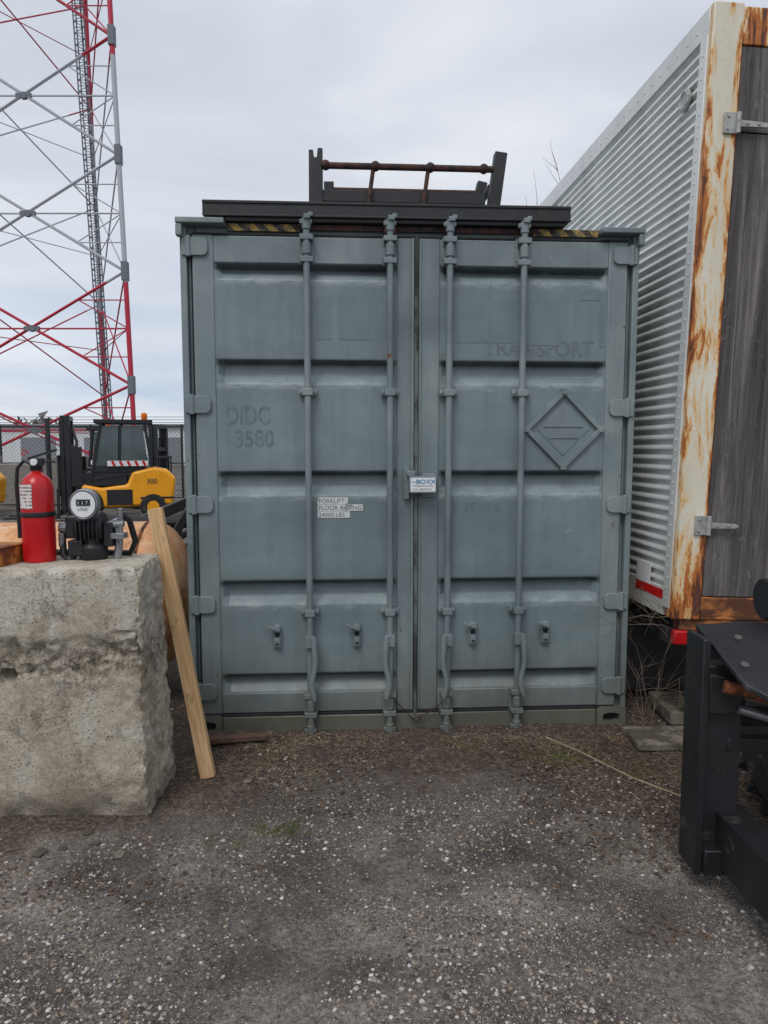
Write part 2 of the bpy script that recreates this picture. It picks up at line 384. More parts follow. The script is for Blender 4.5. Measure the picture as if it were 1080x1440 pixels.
for x in (.475,.91,1.555,1.965):
    pts=[]
    for k in range(16):
        a=2*math.pi*k/16;pts.append((x+.027*math.cos(a),-.006,.515+.027*math.sin(a)+(.042 if math.sin(a)>0 else -.042)))
    b.poly(pts,(0,.0135,0))
    b.box((x-.017,-.03,.545),(x+.017,-.006,.58));b.beam((x-.055,-.036,.583),(x+.015,-.034,.556),.018,.014)
    b.box((x-.015,-.024,.465),(x+.015,-.006,.512))
    bd.box((x-.013,-.0075,.516),(x+.013,-.0062,.541));bd.box((x-.009,-.0255,.474),(x+.009,-.0242,.486))
b.done('handle_retainers',PAINT2,CT,.003);bd.done('retainer_holes',GASKET,CT)
b=B();b.box((.17,-.004,-.05),(W-.17,.14,.068));b.done('door_sill',SILL,CT,.006)
def casting(x0,x1,name):
    cx=(x0+x1)/2;k=28;b=B();outer=[];inner=[]
    for i in range(k):
        a=2*math.pi*i/k;c,s=math.cos(a),math.sin(a);m=max(abs(c),abs(s))
        outer.append((cx+c/m*(x1-x0)/2,-.012,.015+s/m*.065));inner.append((cx+.052*max(-.75,min(.75,c))*1.25,-.012,.02+.026*s))
    n=len(b.v);b.v+=outer+inner+[(p[0],.03,p[2]) for p in inner]+[(p[0],.14,p[2]) for p in outer]
    for i in range(k):
        j=(i+1)%k;b.f+=[(n+i,n+j,n+k+j,n+k+i),(n+k+i,n+k+j,n+2*k+j,n+2*k+i),(n+i,n+3*k+i,n+3*k+j,n+j)]
    b.done(name,SILL,CT,smooth=30)
    B().box((x0+.01,.03,-.04),(x1-.01,.035,.07)).done(name+'_cavity',GASKET,CT)
casting(0.0,.168,'corner_casting');casting(W-.168,W,'corner_casting_b')
b=B();cx,cz,h=2.045,1.648,.205
P=[(cx,cz+h),(cx+h,cz),(cx,cz-h),(cx-h,cz)]
for i in range(4):
    a,c=P[i],P[(i+1)%4];b.beam((a[0],-.002,a[1]),(c[0],-.002,c[1]),.024,.02,(0,-1,0))
for p in P:b.box((p[0]-.016,-.016,p[1]-.016),(p[0]+.016,.008,p[1]+.016))
h2=.145;b.poly([(cx,.0045,cz+h2),(cx+h2,.0045,cz),(cx,.0045,cz-h2),(cx-h2,.0045,cz)],(0,.003,0))
b.box((cx-.11,.0,cz+.012),(cx+.11,.005,cz+.02)).box((cx-.08,.0,cz-.05),(cx+.08,.005,cz-.042))
b.done('placard_holder',PAINT2,CT,.002)
GH=simple('overpainted_patch',srgb(110,125,128),.5,var=.10,scale=7)
b=B()
for x0,x1,z0,z1 in ((2.235,2.262,2.09,2.38),(2.12,2.235,2.34,2.38),(1.45,1.60,2.11,2.32),(1.63,1.76,2.11,2.34),(1.84,2.02,2.10,2.34),(.70,.78,2.12,2.34),(.82,.98,2.12,2.34)):
    b.box((x0,.0062,z0),(x1,.0078,z1))
b.done('overpainted_lettering',GH,CT)
text('faded_letters_transport','TRANSPORT',(1.60,.0065,2.045),.115,DKTXT,CT,sx=.93,off=.0015)
text('faded_letters_code','DIDC',(.215,.0065,1.675),.135,DKTXT,CT,sx=.72,off=.0015)
text('faded_letters_number','3580',(.26,.0065,1.555),.125,DKTXT,CT,sx=.85,off=.0015)
text('faded_letters_small','2 397.9 6',(1.44,.0065,1.20),.07,DKTXT,CT,sx=1.0)
b=B();b.box((.70,.0045,1.243),(.865,.0065,1.279)).box((.70,.0045,1.206),(.945,.0065,1.241)).box((.70,.0045,1.168),(.875,.0065,1.204));b.done('floor_rating_label',TAPE,CT)
INK=simple('faded_ink',srgb(100,106,106),.6,var=.5,scale=60)
for s,z,w in (('FORKLIFT',1.249,.98),('FLOOR RATING',1.212,1.0),('24000 LBS',1.174,1.0)):text('label_text',s,(.705,.0035,z),.033,INK,CT,sx=w)
b=B();b.box((1.19,-.085,1.305),(1.335,-.022,1.395)).box((1.165,-.03,1.27),(1.195,-.006,1.44)).box((1.18,-.06,1.395),(1.225,-.02,1.425)).box((1.262,-.03,1.28),(1.34,-.011,1.41))
b.done('lock_box',PAINT2,CT,.004)
B().box((1.197,-.0865,1.315),(1.33,-.0852,1.388)).done('lock_box_sticker',WHITE,CT)
BLUE=simple('label_blue',srgb(40,130,175),.5)
text('sticker_title','~BOXX',(1.203,-.088,1.358),.03,BLUE,CT,sx=1.25,off=.0005);text('sticker_text','MODULAR LOCK',(1.21,-.088,1.342),.0125,DKTXT2,CT,sx=1.1);text('sticker_text2','CALL 800-555-01',(1.21,-.088,1.323),.0125,DKTXT2,CT,sx=1.1)
b=B();b.tube([(1.10,-.05,.17),(1.15,-.03,.12),(1.22,-.03,.045),(1.29,-.03,.07),(1.39,-.05,.15)],.003,5);b.tube([(1.21,-.03,.05),(1.24,-.04,.03),(1.27,-.03,.06)],.006,6);b.done('seal_wire',RUSTBR,CT)

# ------------------------------------------------------------ beam + rack on the roof
BM=empty('steel_beam',(-1.058,3.79,0),(0,0,R(3.2)))
b=B();b.box((.125,-.03,2.737),(2.045,.17,2.806)).box((.24,-.02,2.713),(2.02,.15,2.7365)).box((.125,-.036,2.797),(2.045,-.03,2.812)).box((.125,-.036,2.733),(2.045,-.03,2.745));b.done('beam',BLACKST,BM,.004)
b=B();b.box((1.06,-.034,2.66),(1.12,.03,2.745));b.done('beam_clip',RUSTBR,BM,.003)
RK=empty('steel_rack',(-1.058,3.79,0),(0,0,R(3.6)))
b=B();yF,yB=.30,.62
b.poly([(.655,yF,2.67),(.735,yF,2.67),(.735,yF,3.215),(.708,yF,3.215),(.702,yF,3.165),(.688,yF,3.165),(.682,yF,3.205),(.658,yF,3.205)],(0,.06,0))
b.beam((.775,yB,2.67),(.765,yB,3.14),.06,.06)
b.beam((1.675,yF+.02,2.67),(1.745,yF+.02,3.215),.06,.07,(1,0,0))
b.beam((1.60,yB,2.67),(1.70,yB,3.16),.06,.06)
b.beam((1.645,yF,2.86),(1.60,yB+.1,3.08),.035,.035)
b.box((.73,yF+.01,2.93),(1.66,yF+.05,2.995)).box((.76,yB,2.98),(1.65,yB+.04,3.05))
b.box((.70,yF,2.67),(.74,yB+.05,2.71)).box((1.64,yF,2.67),(1.69,yB+.05,2.71)).box((.7,yF,2.80),(1.7,yF+.05,2.85))
for x in (.70,1.70):b.beam((x,yF+.05,3.04),(x,yB,3.06),.035,.035)
b.beam((.77,yF+.03,2.90),(.80,yB,2.70),.03,.03)
b.done('rack_frame',BLACKST,RK,.004)
b=B();b.cyl((.73,yF-.0,3.12),(1.70,yF,3.12),.018,n=10)
b.cyl((.76,yB,3.10),(1.70,yB,3.10),.016,n=8)
for x in (1.03,1.34,1.645,.752):b.ball((x,yF-.005,3.12),.028,8)
for x in (1.02,1.33):b.cyl((x,yF,3.12),(x-.045,yF-.02,2.80),.012,n=8)
b.done('rack_rollers',RUSTBR,RK)

# ------------------------------------------------------------ trailer
TR=empty('semi_trailer',(1.512,3.70,.65),(0,R(1.9),R(4.2)))
tp=N('trailer_white_metal')
c=tp.ramp(tp.noise(1.5,(1,1,.5),5,.65),[(.3,srgb(206,208,206)),(.7,srgb(232,233,231))])
c=tp.mix(tp.ramp(tp.noise(8,(1,1.5,.08),5,.7),[(.5,0),(.75,.4)]),c,srgb(160,156,142))
z=tp.sep()[2];c=tp.mix(tp.ramp(tp.math('ADD',z,tp.noise(5,(1,1,.5))),[(.55,.5),(1.4,0)]),c,srgb(170,170,150))
TWH=tp.out(c,.42,.1)
tf=N('trailer_rusty_frame')
c=tf.ramp(tf.noise(5,(1,1,.4),5,.6),[(.3,srgb(206,198,174)),(.7,srgb(230,225,210))])
m=tf.noise(7,(1.9,1.9,.35),6,.74,.5);sx3=tf.sep()
big=tf.math('MULTIPLY',tf.math('SUBTRACT',tf.noise(1.3,(1,1,.8),2,loc=(3,1,6)),.5),.35)
edge=tf.ramp(sx3[0],[(0,.10),(.035,.02),(.11,.02),(.15,.12)])
m=tf.math('ADD',tf.math('ADD',m,edge),big)
zb=tf.ramp(sx3[2],[(0,.10),(.5,0)]);m=tf.math('ADD',m,zb)
c=tf.mix(tf.ramp(m,[(.50,0),(.59,.9)]),c,srgb(222,172,96))
c=tf.mix(tf.ramp(m,[(.58,0),(.62,1)]),c,srgb(178,102,44))
c=tf.mix(tf.ramp(m,[(.66,0),(.70,1)]),c,srgb(92,52,36))
tf.bump(tf.noise(60,detail=5),.003,.6);TFR=tf.out(c,.7)
pw=N('weathered_plywood')
wv=pw.noise(5,(3,3,.16),6,.7,1.2);c=pw.ramp(wv,[(.3,srgb(58,54,54)),(.5,srgb(92,87,86)),(.7,srgb(132,126,122))])
fine=pw.noise(40,(2,2,.05),5,.7);c=pw.mix(.6,c,pw.ramp(fine,[(.35,.12),(.7,.75)]),'OVERLAY')
sc=pw.ramp(pw.noise(9,(1,1,.8),6,.8,3,loc=(3,8,2)),[(.60,0),(.64,.45)]);c=pw.mix(sc,c,srgb(150,146,142));pw.bump(pw.math('ADD',wv,fine),.004,.7);PLY=pw.out(c,.8)
b=B();pp=[];z=.15;st=.055
while z<2.93:
    pp+=[(0.02,z),(0.02,z+.016),(.0,z+.027),(.0,z+.043)];z+=st
seg=[.07,2.4,4.8,7.2,9.6,12.1]
for s in range(len(seg)-1):
    k=len(b.v)
    for x,zz in pp:b.v+=[(x+.004*(s%2),seg[s],zz),(x+.004*(s%2),seg[s+1]+.02,zz)]
    for i in range(len(pp)-1):b.f.append((k+2*i,k+2*i+2,k+2*i+3,k+2*i+1))
b.done('corrugated_side',TWH,TR,smooth=60)
b=B();b.box((-.01,.0,2.93),(.06,12.1,3.06)).box((-.006,.07,.0),(.05,12.1,.15)).box((.0,12.1,0),(2.5,12.15,3.05)).box((2.45,.05,0),(2.5,12.1,3.0)).box((.05,.05,3.0),(2.45,12.1,3.04)).box((.05,.05,.0),(2.45,12.1,.05))
b.box((-.012,.0,.05),(.0,.07,2.93))
for k in range(50):b.cyl((-.016,.035,.1+k*.056),(-.011,.035,.1+k*.056),.006,n=6)
for k in range(120):b.cyl((-.014,.12+k*.1,2.99),(-.009,.12+k*.1,2.99),.007,n=6)
b.done('body_shell_and_rails',TWH,TR,.003)
b=B();b.box((-.004,-.035,.0),(.15,.05,3.07)).box((.15,-.02,2.885),(2.35,.05,3.065)).box((2.35,-.035,.0),(2.5,.05,3.07));b.done('rear_frame',TFR,TR,.006)
b=B();b.box((.15,-.028,.0),(2.35,.05,.118));b.box((.05,-.02,-.06),(2.4,.06,-.001));b.done('rear_sill',simple('rusty_sill',srgb(176,108,54),.8,var=.35,scale=9,dirt=srgb(90,54,36),dthr=.5,stretch=(.6,1,1.6)),TR,.005)
b=B();b.box((.158,-.012,.122),(2.34,.03,2.47)).box((.158,-.014,2.476),(2.34,.03,2.88));b.done('plywood_doors',PLY,TR,.003)
b=B();b.box((.150,-.0195,.118),(.160,-.01,2.884));b.done('door_gap',RUST,TR)
b=B()
for zz in (2.5,.50):
    b.poly([(.08,-.048,zz-.05),(.15,-.048,zz-.05),(.16,-.048,zz-.015),(.30,-.048,zz-.012),(.32,-.048,zz+.0),(.30,-.048,zz+.012),(.16,-.048,zz+.018),(.15,-.048,zz+.05),(.08,-.048,zz+.05)],(0,.011,0))
    b.cyl((.15,-.052,zz-.05),(.15,-.052,zz+.05),.012,n=10)
    for dx,dz in ((.1,.03),(.1,-.03),(.2,0),(.26,0)):b.cyl((dx,-.054,zz+dz),(dx,-.047,zz+dz),.007,n=6)
b.done('strap_hinges',GALV,TR,.002)
b=B();M=Matrix.Rotation(R(-90),4,'Y')
b.lathe([(.055,0),(.055,.014),(.042,.02),(.03,.012)],(-.004,.20,2.71),M,n=20);b.done('side_vent',GALV,TR,.001)
B().box((-.0085,.08,.085),(-.0062,.42,.135)).done('reflector_tape',REDLENS,TR)
B().box((-.0085,.24,.136),(-.0062,.42,.25)).done('white_tape',WHITE,TR)
b=B()
for y in (1.7,2.95):
    for x in (.12,.42,1.95,2.25):b.lathe([(.25,-.11),(.44,-.11),(.48,-.07),(.48,.07),(.44,.11),(.25,.11)],(x+.03,y,-.17),Matrix.Rotation(R(90),4,'Y'),n=32)
b.done('tyres',RUBBER,TR)
b=B();b.box((.3,.2,-.14),(.42,6,-.001)).box((2.0,.2,-.14),(2.12,6,-.001)).box((.15,.02,-.45),(2.3,.1,-.36)).box((.5,.03,-.36),(.58,.09,-.06)).box((1.9,.03,-.36),(1.98,.09,-.06)).cyl((.1,1.7,-.17),(2.3,1.7,-.17),.07).box((.0,.02,-.14),(.12,.1,-.06)).box((.04,.6,-.6),(2.4,.63,-.01))
b.done('undercarriage',BLACKST,TR,.004)
B().box((.02,-.03,-.14),(.15,.0195,-.062)).done('tail_lamp',REDLENS,TR,.01)

# ------------------------------------------------------------ concrete block
cm=N('old_concrete')
c=cm.ramp(cm.noise(3.5,(1,1,1),6,.68,.5),[(.3,srgb(150,138,119)),(.5,srgb(186,175,156)),(.68,srgb(208,201,186))])
z=cm.sep()[2]
drip=cm.ramp(cm.noise(7,(1,1,.15),6,.7,loc=(3,3,3)),[(.48,0),(.66,.6)])
drip=cm.math('MULTIPLY',drip,cm.ramp(z,[(.55,.3),(.95,1)]))
c=cm.mix(drip,c,srgb(220,215,205))
c=cm.mix(cm.ramp(cm.noise(5,(1,1,.6),6,.78,.8,loc=(8,1,1)),[(.54,0),(.64,.6)]),c,srgb(104,94,79))
v=cm.vor(60);pm=cm.math('MULTIPLY',cm.ramp(v,[(.10,1),(.2,0)]),cm.ramp(cm.noise(6),[(.45,0),(.52,1)]))
c=cm.mix(pm,c,srgb(80,72,60))
zz=cm.math('ADD',z,cm.math('MULTIPLY',cm.noise(4,(1,1,.6)),.25));band=cm.ramp(zz,[(.66,0),(.74,.85),(.82,.85),(.92,0)])
c=cm.mix(cm.math('MULTIPLY',band,cm.ramp(cm.noise(30,detail=6,rough=.8),[(.4,0),(.58,1)])),c,srgb(98,86,70))
gr=cm.ramp(cm.noise(90,detail=5,rough=.8),[(.35,.68),(.65,1.15)]);c=cm.mix(1.0,c,gr,'MULTIPLY')
low=cm.ramp(cm.math('ADD',z,cm.math('MULTIPLY',cm.noise(8),.15)),[(.06,.7),(.2,0)]);c=cm.mix(low,c,srgb(90,80,68))
hh=cm.math('SUBTRACT',cm.math('ADD',cm.noise(45,detail=6,rough=.8),cm.math('MULTIPLY',cm.noise(12,detail=4),.5)),cm.math('MULTIPLY',pm,.7));cm.bump(hh,.010,.9);CONC=cm.out(c,.9)
bm=bmesh.new();bx0,bx1,by0,by1,bz0,bz1=-2.7,-1.0,2.86,3.30,-.08,1.058
stp=.011
def face(o,u,v,lu,lv):
    nu=int(lu/stp);nv=int(lv/stp);vs=[[bm.verts.new(Vector(o)+Vector(u)*lu*i/nu+Vector(v)*lv*j/nv) for i in range(nu+1)] for j in range(nv+1)]
    for j in range(nv):
        for i in range(nu):bm.faces.new((vs[j][i],vs[j][i+1],vs[j+1][i+1],vs[j+1][i]))
LX,LY,LZ=bx1-bx0,by1-by0,bz1-bz0
face((bx0,by0,bz0),(1,0,0),(0,0,1),LX,LZ);face((bx1,by0,bz0),(0,1,0),(0,0,1),LY,LZ);face((bx0,by0,bz1),(1,0,0),(0,1,0),LX,LY);face((bx1,by1,bz0),(-1,0,0),(0,0,1),LX,LZ);face((bx0,by1,bz0),(0,-1,0),(0,0,1),LY,LZ)
bmesh.ops.remove_doubles(bm,verts=bm.verts,dist=.002)
for v in bm.verts:
    p=v.co.copy();n3=lambda s,o=0:noise.noise(p*s+Vector((o,o,o)))
    q=.028
    ex=max(0,min(1,(p.x-bx1+q)/q));ey=max(0,min(1,(by0+q-p.y)/q));ez=max(0,min(1,(p.z-bz1+q)/q));eb=max(0,min(1,(p.y-by1+q)/q))
    e2=sorted((ex,max(ey,eb),ez),reverse=True)[1]
    chip=e2*(.005+max(0,n3(9)+.05)*.035+max(0,n3(28,2))*.018)
    d=Vector((-ex,ey-eb,-ez))
    if d.length>0:d.normalize()
    v.co+=d*chip
    if p.x>bx1-.02:
        v.co.x+=(n3(7)*.012+n3(22)*.016+n3(55)*.010)*(1 if p.z<.95 else .5)
    v.co.x-=.045*max(0,p.z)*max(0,(p.y-by0)/LY)*((p.x-bx0)/LX)**4
    if p.y<by0+.01:
        zc=.68+.03*n3(3,5)+.06*n3(8,3)
        g_=max(0,1-abs(p.z-zc)/.085);g_=min(1,g_*2.5)*(1 if n3(2.2,7)>-.25 else .25)
        v.co.y+=g_*(.012+max(0,n3(16))*.06+abs(n3(40))*.03)+n3(30,3)*.0015
        near=max(0,min(1,(p.x-(bx1-.22))/.2));v.co.y+=near*(p.z<.8)*(max(0,n3(12,8))*.035+abs(n3(40,1))*.016)
        v.co.y+=.025*max(0,.10-p.z)/.10*(.6+n3(12,4))
        dd=((p.x+1.56)**2+(p.z-.60)**2)**.5
        if dd<.035:v.co.y+=.07*(1-(dd/.035)**3)
    if p.z>bz1-.005:v.co.z+=n3(30)*.002
me=bpy.data.meshes.new('concrete_block');bm.to_mesh(me);bm.free();me.polygons.foreach_set('use_smooth',[True]*len(me.polygons));me.set_sharp_from_angle(angle=R(50));me.materials.append(CONC)
o=bpy.data.objects.new('concrete_block',me);COL.objects.link(o)

# ------------------------------------------------------------ plank
wd=N('pine_lumber');wv=wd.noise(9,(6,6,.5),5,.6,.6);c=wd.ramp(wv,[(.3,srgb(176,136,92)),(.55,srgb(206,170,124)),(.75,srgb(222,192,150))]);c=wd.mix(wd.ramp(wd.noise(14,(1,1,.6),5,.6,loc=(2,6,3)),[(.60,0),(.68,.6)]),c,srgb(132,94,58));wd.bump(wv,.001);PINE=wd.out(c,.7)
Pk=empty('wood_plank',(-.835,3.25,-.01))
b=B();b.box((-.034,-.019,0),(.034,.019,1.30));o=b.done('board',PINE,Pk,.003)
d=Vector((-1.085+.835,.11,1.27));Pk.rotation_mode='QUATERNION';Pk.rotation_quaternion=Vector((0,0,1)).rotation_difference(d.normalized())

# ------------------------------------------------------------ tank
tk=N('rusty_tank');c=tk.ramp(tk.noise(4,(1,1,1),6,.68,.6),[(.3,srgb(178,112,66)),(.5,srgb(214,158,112)),(.7,srgb(228,198,164))]);c=tk.mix(tk.ramp(tk.noise(9,detail=6,rough=.7,loc=(3,1,1)),[(.55,0),(.65,.7)]),c,srgb(146,80,44));tk.bump(tk.noise(30),.003);TANK=tk.out(c,.6)
T=empty('storage_tank',(-1.46,4.40,.63),(0,0,R(4)))
b=B();r=.46;pr=[(.001,-1.5),(r*.6,-1.46),(r,-1.3)]
for k in range(0,11):
    a=math.pi/2*k/10;pr.append((max(.002,r*math.cos(a)),.02+.24*math.sin(a)))
b.lathe(pr,(0,0,0),Matrix.Rotation(R(90),4,'Y'),n=40);b.done('shell',TANK,T)
b=B();b.lathe([(r+.004,-.01),(r+.008,0),(r+.004,.01)],(0,0,0),Matrix.Rotation(R(90),4,'Y'),n=40);b.box((-1.1,-.25,-.64),(-1.0,.25,-.3)).box((-.35,-.25,-.64),(-.25,.25,-.3));b.done('weld_and_saddles',RUST,T)

# ------------------------------------------------------------ fire extinguisher
FE=empty('fire_extinguisher',(-1.495,3.06,1.056),(0,0,R(10)));FE.scale=(1.02,1.02,1.04)
b=B();rr=.066;b.lathe([(.058,0),(.063,.004),(rr,.02),(rr,.30),(.062,.325),(.050,.348),(.032,.364),(.02,.372),(.02,.385)],n=36);b.done('cylinder',RED,FE)
b=B();b.lathe([(.022,.38),(.024,.384),(.024,.40),(.016,.404),(.016,.425)],n=16).box((-.012,-.02,.40),(.03,.02,.43)).beam((-.03,0,.428),(.085,0,.465),.024,.008).beam((-.02,0,.418),(.075,0,.415),.022,.008)
b.lathe([(rr+.0025,.19),(rr+.0035,.194),(rr+.0035,.206),(rr+.0025,.21)],n=36)
b.tube([(-.02,-.01,.41),(-.045,-.01,.42),(-.072,-.005,.39),(-.08,0,.32),(-.078,0,.25),(-.077,0,.16),(-.076,0,.10)],.008,8)
b.done('valve_handle_hose_band',BLACK,FE)
b=B();b.lathe([(.014,0),(.014,.012),(.001,.013)],(.0,-.022,.415),Matrix.Rotation(R(90),4,'X'),n=14);b.done('gauge',WHITE,FE)
b=B();b.tube([(-.025,-.01,.45),(-.04,-.02,.465),(-.05,-.02,.45),(-.035,-.02,.44)],.003,6);b.done('pin_ring',REDLENS,FE)
def wrap(z0,z1,a0,a1,r,name,mat,par):
    b=B();n=16
    for i in range(n+1):
        a=a0+(a1-a0)*i/n;b.v+=[(r*math.cos(a),r*math.sin(a),z0),(r*math.cos(a),r*math.sin(a),z1)]
    for i in range(n):b.f.append((2*i,2*i+2,2*i+3,2*i+1))
    return b.done(name,mat,par)
lb=N('printed_label');s=lb.sep();ln=lb.math('GREATER_THAN',lb.math('FRACT',lb.math('MULTIPLY',s[2],70)),.55);c=lb.mix(lb.math('MULTIPLY',ln,lb.ramp(lb.noise(90,(1,1,.3)),[(.45,0),(.5,.8)])),srgb(220,214,210),srgb(110,50,50));LBL=lb.out(c,.4)
wrap(.225,.325,R(-150),R(-92),rr+.001,'instruction_label',LBL,FE)

# ------------------------------------------------------------ fuel meter / pump
PU=empty('fuel_transfer_pump',(-1.285,3.12,1.055),(0,0,R(4)));PU.scale=(1.1,1.1,1.2)
b=B()
b.lathe([(.05,0),(.055,.01),(.055,.05),(.035,.07),(.035,.09)],(0,0,0),n=20)
b.lathe([(.001,-.055),(.05,-.055),(.058,-.04),(.058,.045),(.05,.055)],(-.01,.01,.12),Matrix.Rotation(R(90),4,'Y'),n=22)
b.box((-.10,-.02,.08),(-.055,.035,.16)).box((-.085,-.045,.02),(-.03,.02,.075)).box((.05,-.03,.05),(.085,.03,.14))
b.tube([(-.06,-.01,.03),(-.09,-.02,.0),(-.11,-.02,.02),(-.12,0,.08),(-.10,.01,.14)],.014,8)
for a in range(6):b.box((-.05+a*.016,-.058,.075),(-.044+a*.016,-.04,.15))
b.tube([(.10,.02,.17),(.13,.05,.14),(.15,.06,.06),(.12,.08,.012),(.0,.10,.012),(-.2,.12,.012)],.013,8)
b.done('pump_body',BLACK,PU,.003)
b=B();b.lathe([(.053,0),(.055,.004),(.055,.04),(.051,.044),(.047,.04)],(-.005,-.045,.21),Matrix.Rotation(R(90),4,'X'),n=32)
b.tube([(.09,0,.0),(.10,0,.05),(.10,0,.12),(.09,-.005,.15)],.016,10).cyl((.07,-.01,.13),(.125,-.01,.135),.014).cyl((.11,-.01,.06),(.115,-.012,.19),.010).cyl((-.03,-.02,.15),(-.03,-.03,.15),.012)
b.cyl((-.13,0,.12),(-.10,0,.12),.02).cyl((-.12,-.01,.05),(-.12,-.01,.10),.012).box((.08,-.04,.08),(.13,.02,.10));b.done('meter_housing_and_fittings',CHROME,PU,.001)
M=Matrix.Rotation(R(90),4,'X')
b=B();b.lathe([(.001,0),(.046,0),(.046,.002),(.001,.002)],(-.005,-.087,.21),M,n=32);b.done('meter_face',WHITE,PU)
b=B();b.box((-.03,-.092,.206),(.022,-.0905,.228));b.done('meter_window',GASKET,PU)
text('meter_digits','1 1 7',(-.026,-.0935,.21),.018,WHITE,PU,sx=1.1)
text('meter_text','LITRES',(-.026,-.091,.188),.013,DKTXT2,PU)
YB=empty('steel_toolbox',(-1.74,2.98,1.055),(0,0,R(-6)))
b=B();b.box((-.25,-.08,.0),(.17,.10,.075)).box((-.255,-.085,.075),(.175,.105,.085)).box((-.02,-.09,.05),(.02,-.08,.08));b.done('case',simple('rusty_orange_paint',srgb(178,116,48),.7,var=.35,scale=10,dirt=srgb(112,60,34),dthr=.48),YB,.004)

# ------------------------------------------------------------ loader carriage at right
LC=empty('loader_attachment_frame',(.07,0,0))
b=B()
b.box((1.015,2.36,.06),(1.04,2.50,.90)).box((1.04,2.39,.14),(1.17,2.47,.80))
b.poly([(1.04,2.36,.78),(1.60,2.36,.68),(1.60,2.36,.63),(1.17,2.36,.71),(1.13,2.36,.64),(1.04,2.36,.64)],(0,.03,0))
b.poly([(1.045,2.50,.92),(1.08,2.20,.80),(1.16,2.12,.765),(1.70,2.04,.72),(1.70,2.46,.88),(1.25,2.53,.925)],(0,0,-.022))
b.beam((1.15,2.45,.18),(1.15,1.5,.23),.11,.19)
b.box((1.04,2.34,.07),(1.20,2.50,.16))
b.beam((1.12,2.41,.52),(1.8,2.55,.44),.05,.05)
b.cyl((1.33,2.55,1.0),(1.7,2.58,.98),.06,n=18).cyl((1.31,2.55,1.0),(1.335,2.55,1.0),.075,n=18).cyl((1.42,2.45,.93),(1.6,2.45,.93),.045,n=16)
b.box((1.20,2.50,.60),(1.24,2.62,.86)).box((1.40,2.5,.60),(1.44,2.62,.98)).box((1.24,2.6,.5),(1.8,2.7,.58))
b.tube([(1.2,2.42,.74),(1.28,2.38,.66),(1.36,2.40,.56),(1.5,2.45,.46)],.014,8).tube([(1.25,2.40,.76),(1.34,2.33,.66),(1.48,2.36,.58),(1.6,2.4,.56)],.012,8)
b.done('carriage_frame',LOADER,LC,.006)
b=B();b.cyl((1.08,2.34,.745),(1.62,2.22,.64),.022,n=14);b.cyl((1.40,2.46,.99),(1.6,2.42,.98),.04,n=12);b.done('rusty_pins',RUST,LC)
b=B();b.cyl((1.14,2.36,.66),(1.36,2.34,.60),.016,n=14).cyl((1.2,2.52,.66),(1.6,2.52,.56),.022,n=14);b.done('hydraulic_rods',CHROME,LC)
b=B();nrm=Vector((-.05,-.40,1)).normalized()
for x,y,z in ((1.115,2.28,.838),(1.19,2.20,.80),(1.16,2.42,.891),(1.30,2.20,.80),(1.28,2.38,.87),(1.38,2.30,.835)):
    p=Vector((x,y,z));b.cyl(p-nrm*.012,p+nrm*.004,.013,n=14)
b.done('bolt_heads',simple('bolt_steel',srgb(84,80,78),.5,scale=40),LC)
b=B();M=Matrix.Rotation(R(90),4,'Y')
b.lathe([(.2,-.14),(.36,-.14),(.40,-.10),(.40,.10),(.36,.14),(.2,.14)],(1.70,2.85,.40),M,n=40)
for k in range(22):
    for s in (-1,1):
        a=2*math.pi*(k+.25*s)/22;p0=Vector((1.70+s*.01,2.85+.41*math.cos(a),.40+.41*math.sin(a)));a2=a+.16;p1=Vector((1.70+s*.145,2.85+.40*math.cos(a2),.40+.40*math.sin(a2)))
        b.beam(p0,p1,.04,.05,(0,math.cos(a),math.sin(a)))
b.done('lugged_tyre',RUBBER,LC,.004)

